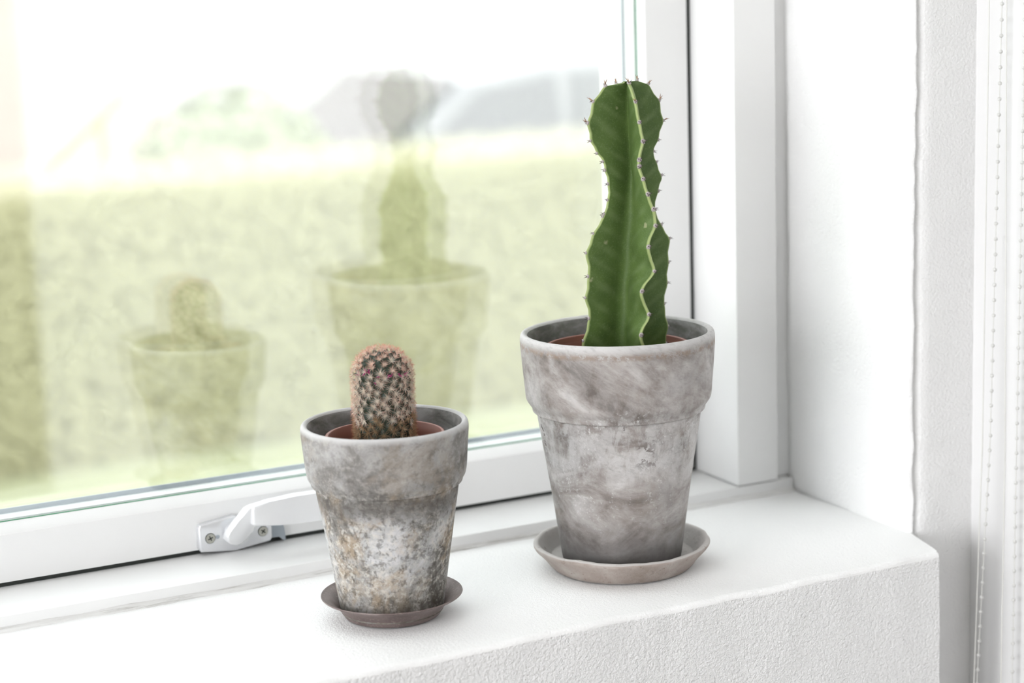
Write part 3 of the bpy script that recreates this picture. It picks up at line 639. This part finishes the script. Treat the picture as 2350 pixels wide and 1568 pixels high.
# ------------------------------------------------------------------ spiny round cactus (small pot)
CB, CH, CR = .128, .0775, .0215     # base height, height to the crown, radius
sc_ = empty('spiny_cactus', (*P2, CB)); tag(sc_, 'short spiny round cactus with pinkish spines in the mottled pot', 'cactus')
NA = 300
HC = CH-CR*.95                       # cylinder part
area_c = HC; area_d = CR
pts = []
for i in range(NA):
    s = (i+.5)/NA*(area_c+area_d); th = i*2.399963+random.uniform(-.09, .09); s += random.uniform(-.0007, .0007)*(0 if i > 280 else 1)
    if s < area_c: q = Vector((CR*math.cos(th), CR*math.sin(th), s)); nrm = Vector((math.cos(th), math.sin(th), 0))
    else:
        w_ = (s-area_c)/area_d; ph = math.asin(min(1, w_)); nrm = Vector((math.cos(th)*math.cos(ph), math.sin(th)*math.cos(ph), math.sin(ph)))
        q = Vector((0, 0, HC))+Vector((nrm.x*CR, nrm.y*CR, nrm.z*CR*.95))
    pts.append((q, nrm))
PA = np.array([tuple(p_[0]) for p_ in pts])
nr, nc = 110, 150; Pc = np.zeros((nr, nc, 3))
lean = lambda z_: (.0006+.10*z_*.25, -.0008)
for i in range(nr):
    s = i/(nr-1)*(HC+CR*math.pi/2)
    for j in range(nc):
        th = 2*math.pi*j/nc
        if s < HC: b_ = np.array([CR*math.cos(th), CR*math.sin(th), s]); n_ = np.array([math.cos(th), math.sin(th), 0])
        else:
            ph = (s-HC)/CR; n_ = np.array([math.cos(th)*math.cos(ph), math.sin(th)*math.cos(ph), math.sin(ph)]); b_ = np.array([0, 0, HC])+n_*np.array([CR, CR, CR*.95])
        dd = ((PA-b_)**2).sum(1).min(); b_ = b_+n_*(.0026*math.exp(-dd/(.0021**2))-.0028); Pc[i, j] = b_
link('body', smooth(grid_mesh(Pc, True), 70), 'cactus_flesh', sc_)
def cluster(seed, up, mat, ln=1.0):
    rnd = random.Random(seed); bm = bmesh.new(); lay = bm.verts.layers.float.new('tip')
    for k in range(15):
        a = 2*math.pi*(k+rnd.uniform(-.25, .25))/15; el = rnd.uniform(.15, .60)+up
        thorn(bm, lay, Vector((0, 0, 0)), Vector((math.sin(el)+.02, math.cos(el)*math.cos(a), math.cos(el)*math.sin(a))), rnd.uniform(.0046, .0062)*ln, .00023, 3)
    for k in range(3):
        a = rnd.uniform(0, 6.28); el = rnd.uniform(.8, 1.3); thorn(bm, lay, Vector((0, 0, 0)), Vector((math.sin(el), math.cos(el)*math.cos(a), math.cos(el)*math.sin(a))), rnd.uniform(.0034, .0050)*ln, .00026, 3)
    nb = len(bm.faces); bmesh.ops.create_icosphere(bm, subdivisions=1, radius=.0005)
    bm.faces.ensure_lookup_table()
    for k, f_ in enumerate(bm.faces): f_.material_index = 0
    me = bm_mesh(bm, 60); me.materials.append(M[mat]); return me
cl_low = [cluster(s, .12, 'spine_tan', 1.05) for s in (1, 2, 3)]
cl_mid = [cluster(s, .10, 'spine_white') for s in (4, 5, 6)]
cl_top = [cluster(s, .42, 'spine_salmon', 1.0) for s in (7, 8, 9)]
for i, (q, nrm) in enumerate(pts):
    h = q.z/CH; rnd = random.Random(i)
    v = h+rnd.uniform(-.07, .07)
    lst = cl_low if v < .34 else (cl_mid if v < .86 else cl_top)
    o = bpy.data.objects.new('spine_cluster', lst[i % 3]); COL.objects.link(o); o.parent = sc_
    zax = Vector((0, 0, 1)) if abs(nrm.z) < .95 else Vector((1, 0, 0)); yax = zax.cross(nrm).normalized(); zax = nrm.cross(yax)
    mt = Matrix((nrm, yax, zax)).transposed().to_4x4(); mt.translation = q
    o.matrix_local = mt @ Matrix.Rotation(rnd.uniform(0, 6.28), 4, 'X') @ Matrix.Scale(rnd.uniform(.9, 1.1), 4)
# dried magenta flower wisps near the crown
bm = bmesh.new(); lay = bm.verts.layers.float.new('tip'); rnd = random.Random(5)
for lt, hz in ((-.0155, .060), (-.011, .063), (-.008, .0625), (-.001, .0600), (.006, .0610), (.0085, .0605), (.013, .0605), (.0165, .0595), (-.004, .0555)):
    f_ = -math.sqrt(max(1e-6, (CR*.93)**2-lt*lt)); q = RH*lt+NH*f_; 
    for k in range(2): thorn(bm, lay, Vector((q.x, q.y, hz))*1.0, Vector((q.x, q.y, rnd.uniform(-.004, .02)))+RH*rnd.uniform(-.01, .01), .0052, .0006, 4, .1)
fl = link('dried_petals', bm_mesh(bm, 60), 'petal_magenta', sc_); fl['label'] = 'magenta wisps of dried petals near the crown'; fl['kind'] = 'stuff'

# ------------------------------------------------------------------ blind chains by the right wall
bm = bmesh.new(); bmesh.ops.create_icosphere(bm, subdivisions=2, radius=.0017); bead_me = bm_mesh(bm, 60); bead_me.materials.append(M['bead_white'])
def chain(y, cordx, beadx, label):
    e = empty('blind_chain', (beadx[0][0], y, .80)); tag(e, label, 'blind chain', 'blind cords by the right wall')
    o3 = Vector((beadx[0][0], y, .80)); zl = np.linspace(.80, -.62, 60)
    fx = lambda T, z_: float(np.interp(z_, [q[1] for q in T][::-1], [q[0] for q in T][::-1]))
    link('cord', tube([Vector((fx(cordx, q), y, q))-o3 for q in zl], .0006, 6), 'cord_white', e)
    link('bead_string', tube([Vector((fx(beadx, q), y, q))-o3 for q in zl], .00045, 6), 'cord_white', e)
    q = .78
    while q > -.60:
        o = bpy.data.objects.new('bead', bead_me); COL.objects.link(o); o.parent = e; o.location = Vector((fx(beadx, q), y, q))-o3; q -= .0126
    bm = bmesh.new(); box(bm, (-.018, -.012, -.005), (.008, .012, .03), .003); link('clutch', bm_mesh(bm), 'white_paint', e)
    return e
chain(1.236, [(1.090, .80), (1.0866, .44), (1.0852, .084), (1.0788, -.129), (1.066, -.62)], [(1.104, .80), (1.1000, .44), (1.0935, .083), (1.0818, -.13), (1.070, -.62)], 'white bead chain hanging nearest the window reveal')
chain(1.216, [(1.084, .80), (1.0868, .44), (1.0917, .08), (1.0907, -.14), (1.088, -.62)], [(1.108, .80), (1.106, .44), (1.1040, .08), (1.1030, -.14), (1.100, -.62)], 'white bead chain at the right picture edge')

# ------------------------------------------------------------------ garden
def ground(name, x0, x1, y0, y1, zf, mat, n, amp, label):
    X = np.linspace(x0, x1, n); Y = np.linspace(y0, y1, n); Pg = np.zeros((n, n, 3))
    for i, yy in enumerate(Y):
        for j, xx in enumerate(X): Pg[i, j] = (xx, yy, zf(yy)+amp*nz(xx, yy, 0, 2.2, 81))
    o = link(name, smooth(grid_mesh(Pg), 80), mat); tag(o, label, None, None, 'structure'); return o
ground('ground_lawn', -8, 16, 1.62, 7.2, lambda y: -1.0, 'lawn', 60, .02, 'bright green garden lawn outside the window')
ground('ground_road', -30, 60, 7.2, 60, lambda y: -1.39 if y < 14 else -1.39+.014*(y-14), 'road_grey', 40, .01, 'pale street beyond the hedge')
def foliage(name, inside, n, leaf, mat, parent, seed, jit=.5):
    """leaf quads scattered in a shape; inside(rng) -> (point, outward normal)"""
    rg = random.Random(seed); vs, fs = [], []
    for k in range(n):
        p_, nm = inside(rg); p_, nm = Vector(p_), (Vector(nm)+Vector((rg.uniform(-jit, jit), rg.uniform(-jit, jit), rg.uniform(-jit, jit)))).normalized()
        a = nm.orthogonal().normalized(); a = Matrix.Rotation(rg.uniform(0, 6.28), 3, nm) @ a; b = nm.cross(a); L_ = leaf*rg.uniform(.6, 1.3); i0 = len(vs)
        vs += [p_-a*L_, p_+b*L_*.45+nm*L_*.1, p_+a*L_, p_-b*L_*.45+nm*L_*.1]; fs.append((i0, i0+1, i0+2, i0+3))
    me = bpy.data.meshes.new('m'); me.from_pydata([tuple(v) for v in vs], [], fs); me.update()
    o = link(name, me, mat, parent); o['kind'] = 'stuff'; return o
hg = empty('clipped_hedge', (3, 6.4, -1)); tag(hg, 'long low clipped green hedge along the lawn', 'hedge')
def hedge_face(rg): return (rg.uniform(-5, 6.5), -.4+rg.uniform(-.014, .014), rg.uniform(0, .86)), (0, -1, .3)
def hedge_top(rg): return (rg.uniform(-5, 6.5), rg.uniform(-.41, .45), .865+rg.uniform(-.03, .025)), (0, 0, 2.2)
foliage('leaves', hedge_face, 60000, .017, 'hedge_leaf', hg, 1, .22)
foliage('lit_top_leaves', hedge_top, 26000, .018, 'hedge_lit_top', hg, 2, .3)
X = np.linspace(-5, 6.5, 160); prh = [(-.34, 0), (-.36, .4), (-.36, .78), (-.33, .83), (0, .84), (.42, .83), (.45, 0)]
Pg = np.zeros((len(prh), 160, 3))
for i, (a, b) in enumerate(prh):
    for j, xx in enumerate(X): Pg[i, j] = (xx, a+.05*nz(xx, a, b, 3, 83), b+(.03*nz(xx, a, b, 2.5, 84) if b else 0))
link('dense_core', smooth(grid_mesh(Pg), 60), 'hedge_leaf', hg)
def bush(name, loc, rx, ry, rz, mat, label, seed, n=2600, leaf=.04):
    e = empty(name, loc); tag(e, label, 'bush')
    def pt(rg):
        while True:
            v = Vector((rg.gauss(0, 1), rg.gauss(0, 1), rg.gauss(0, 1)))
            if v.length > .1: break
        v.normalize(); k = 1+.14*nz(v.x, v.y, v.z, 2.2, seed); return (v.x*rx*k, v.y*ry*k, rz+v.z*rz*k), v
    foliage('leaves', pt, n, leaf, mat, e, seed)
    bm = bmesh.new(); bmesh.ops.create_icosphere(bm, subdivisions=4, radius=1)
    for q in bm.verts: k = .93*(1+.14*nz(q.co.x, q.co.y, q.co.z, 2.2, seed)); q.co = Vector((q.co.x*rx*k, q.co.y*ry*k, rz+q.co.z*rz*k))
    link('crown', bm_mesh(bm, 80), mat, e)
    for k in range(3): link('stem', tube([(0, 0, 0), (.1*(k-1), .05*k, rz*.5), (.25*(k-1)*rx, .1*k-.1, rz*1.1)], [.03, .025, .012], 6), 'bark', e)
    return e
bush('round_bush', (2.85, 7.9, -1.39), .55, .5, .71, 'bush_leaf', 'pale green round bush behind the middle of the hedge', 91)
bush('dry_shrub', (.85, 8.4, -1.39), .75, .5, .95, 'dry_leaf', 'tall tan shrub behind the hedge at far left', 92, 3000)
bush('green_shrub', (1.15, 7.35, -1.39), .5, .3, .68, 'hedge_leaf', 'olive green shrub directly behind the hedge at far left', 93, 2200)
rl = empty('stair_rail', (2.12, 7.3, -1.39)); tag(rl, 'pale wooden handrail sloping up behind the hedge', 'handrail')
link('rail', tube([(-.42, 0, 1.05), (.0, .0, 1.42), (.08, .0, 1.48)], .045, 10), 'pale_wood', rl)
for px, h in ((-.35, 1.10), (.02, 1.42)): link('post', tube([(px, 0, 0), (px, 0, h-.02)], .03, 8), 'pale_wood', rl)
# parked car
car = empty('parked_car', (4.80, 9.6, -1.39)); tag(car, 'silver grey parked car beyond the hedge', 'car')
bm = bmesh.new()
side = [(-2.1, .25), (-2.12, .55), (-2.0, .72), (-1.1, .88), (-.95, .92), (-.35, 1.36), (.1, 1.44), (.9, 1.44), (1.5, 1.36), (2.0, .95), (2.1, .85), (2.12, .35), (2.0, .25)]
prism(bm, side, lambda p, h: Vector((p[0], h*(1-.10*max(0, p[1]-.9)/.5), p[1])), -.85, .85, .05); link('body', bm_mesh(bm, 40), 'car_paint', car)
for poly in ([(-.78, .95), (-.30, 1.31), (.12, 1.37), (.15, .95)], [(.22, .95), (.22, 1.37), (.86, 1.37), (.92, .95)], [(1.0, .95), (.95, 1.37), (1.42, 1.30), (1.75, .97)]):
    bm = bmesh.new(); prism(bm, poly, lambda p, h: Vector((p[0], h+.085*max(0, p[1]-.9)/.5, p[1])), -.865, -.84); link('side_window', bm_mesh(bm), 'car_glass', car)
bm = bmesh.new(); prism(bm, [(-.93, .95), (-.90, .96), (-.37, 1.345), (-.40, 1.37)], lambda p, h: Vector((p[0], h, p[1])), -.68, .68); link('windscreen', bm_mesh(bm), 'car_glass', car)
for wx in (-1.35, 1.3):
    for wy in (-.80, .80):
        bm = bmesh.new(); bmesh.ops.create_cone(bm, cap_ends=True, segments=32, radius1=.32, radius2=.32, depth=.2, matrix=Matrix.Translation((wx, wy, .32)) @ Matrix.Rotation(math.radians(90), 4, 'X'))
        wh = link('wheel', bm_mesh(bm, 40), 'tyre', car)
        bm = bmesh.new(); bmesh.ops.create_cone(bm, cap_ends=True, segments=24, radius1=.2, radius2=.2, depth=.215, matrix=Matrix.Translation((wx, wy, .32)) @ Matrix.Rotation(math.radians(90), 4, 'X')); link('hubcap', bm_mesh(bm, 40), 'wheel_metal', wh)
# house across the street
hs = empty('house', (11, 24, -1.26)); tag(hs, 'pale cream house across the street', 'house')
boxes('wall', [((-9, 0, 0), (14, 6, 4.2))], 'render_cream', hs)
bm = bmesh.new(); prism(bm, [(-.5, 4.1), (3, 6.6), (6.5, 4.1)], lambda p, h: Vector((h, p[0], p[1])), -9.5, 14.5); link('roof', bm_mesh(bm), 'roof_tile', hs)
for k in range(6):
    x_ = -7.5+k*3.6
    wn = boxes('window', [((x_, -.06, 1.7), (x_+1.3, .1, 3.1))], 'white_paint', hs)
    boxes('window_pane', [((x_+.08, -.08, 1.78), (x_+.61, -.05, 3.02)), ((x_+.69, -.08, 1.78), (x_+1.22, -.05, 3.02))], 'car_glass', wn)
bk = boxes('brick_house', [((-1, 15, -1.39), (4.9, 19, 3.4))], 'brick_pink'); tag(bk, 'pinkish brick house behind the shrubs at far left', 'house')
bm = bmesh.new(); prism(bm, [(14.6, 3.4), (17, 5.2), (19.4, 3.4)], lambda p, h: Vector((h, p[0], p[1])), -1.3, 5.2); link('roof', bm_mesh(bm), 'roof_tile', bk)
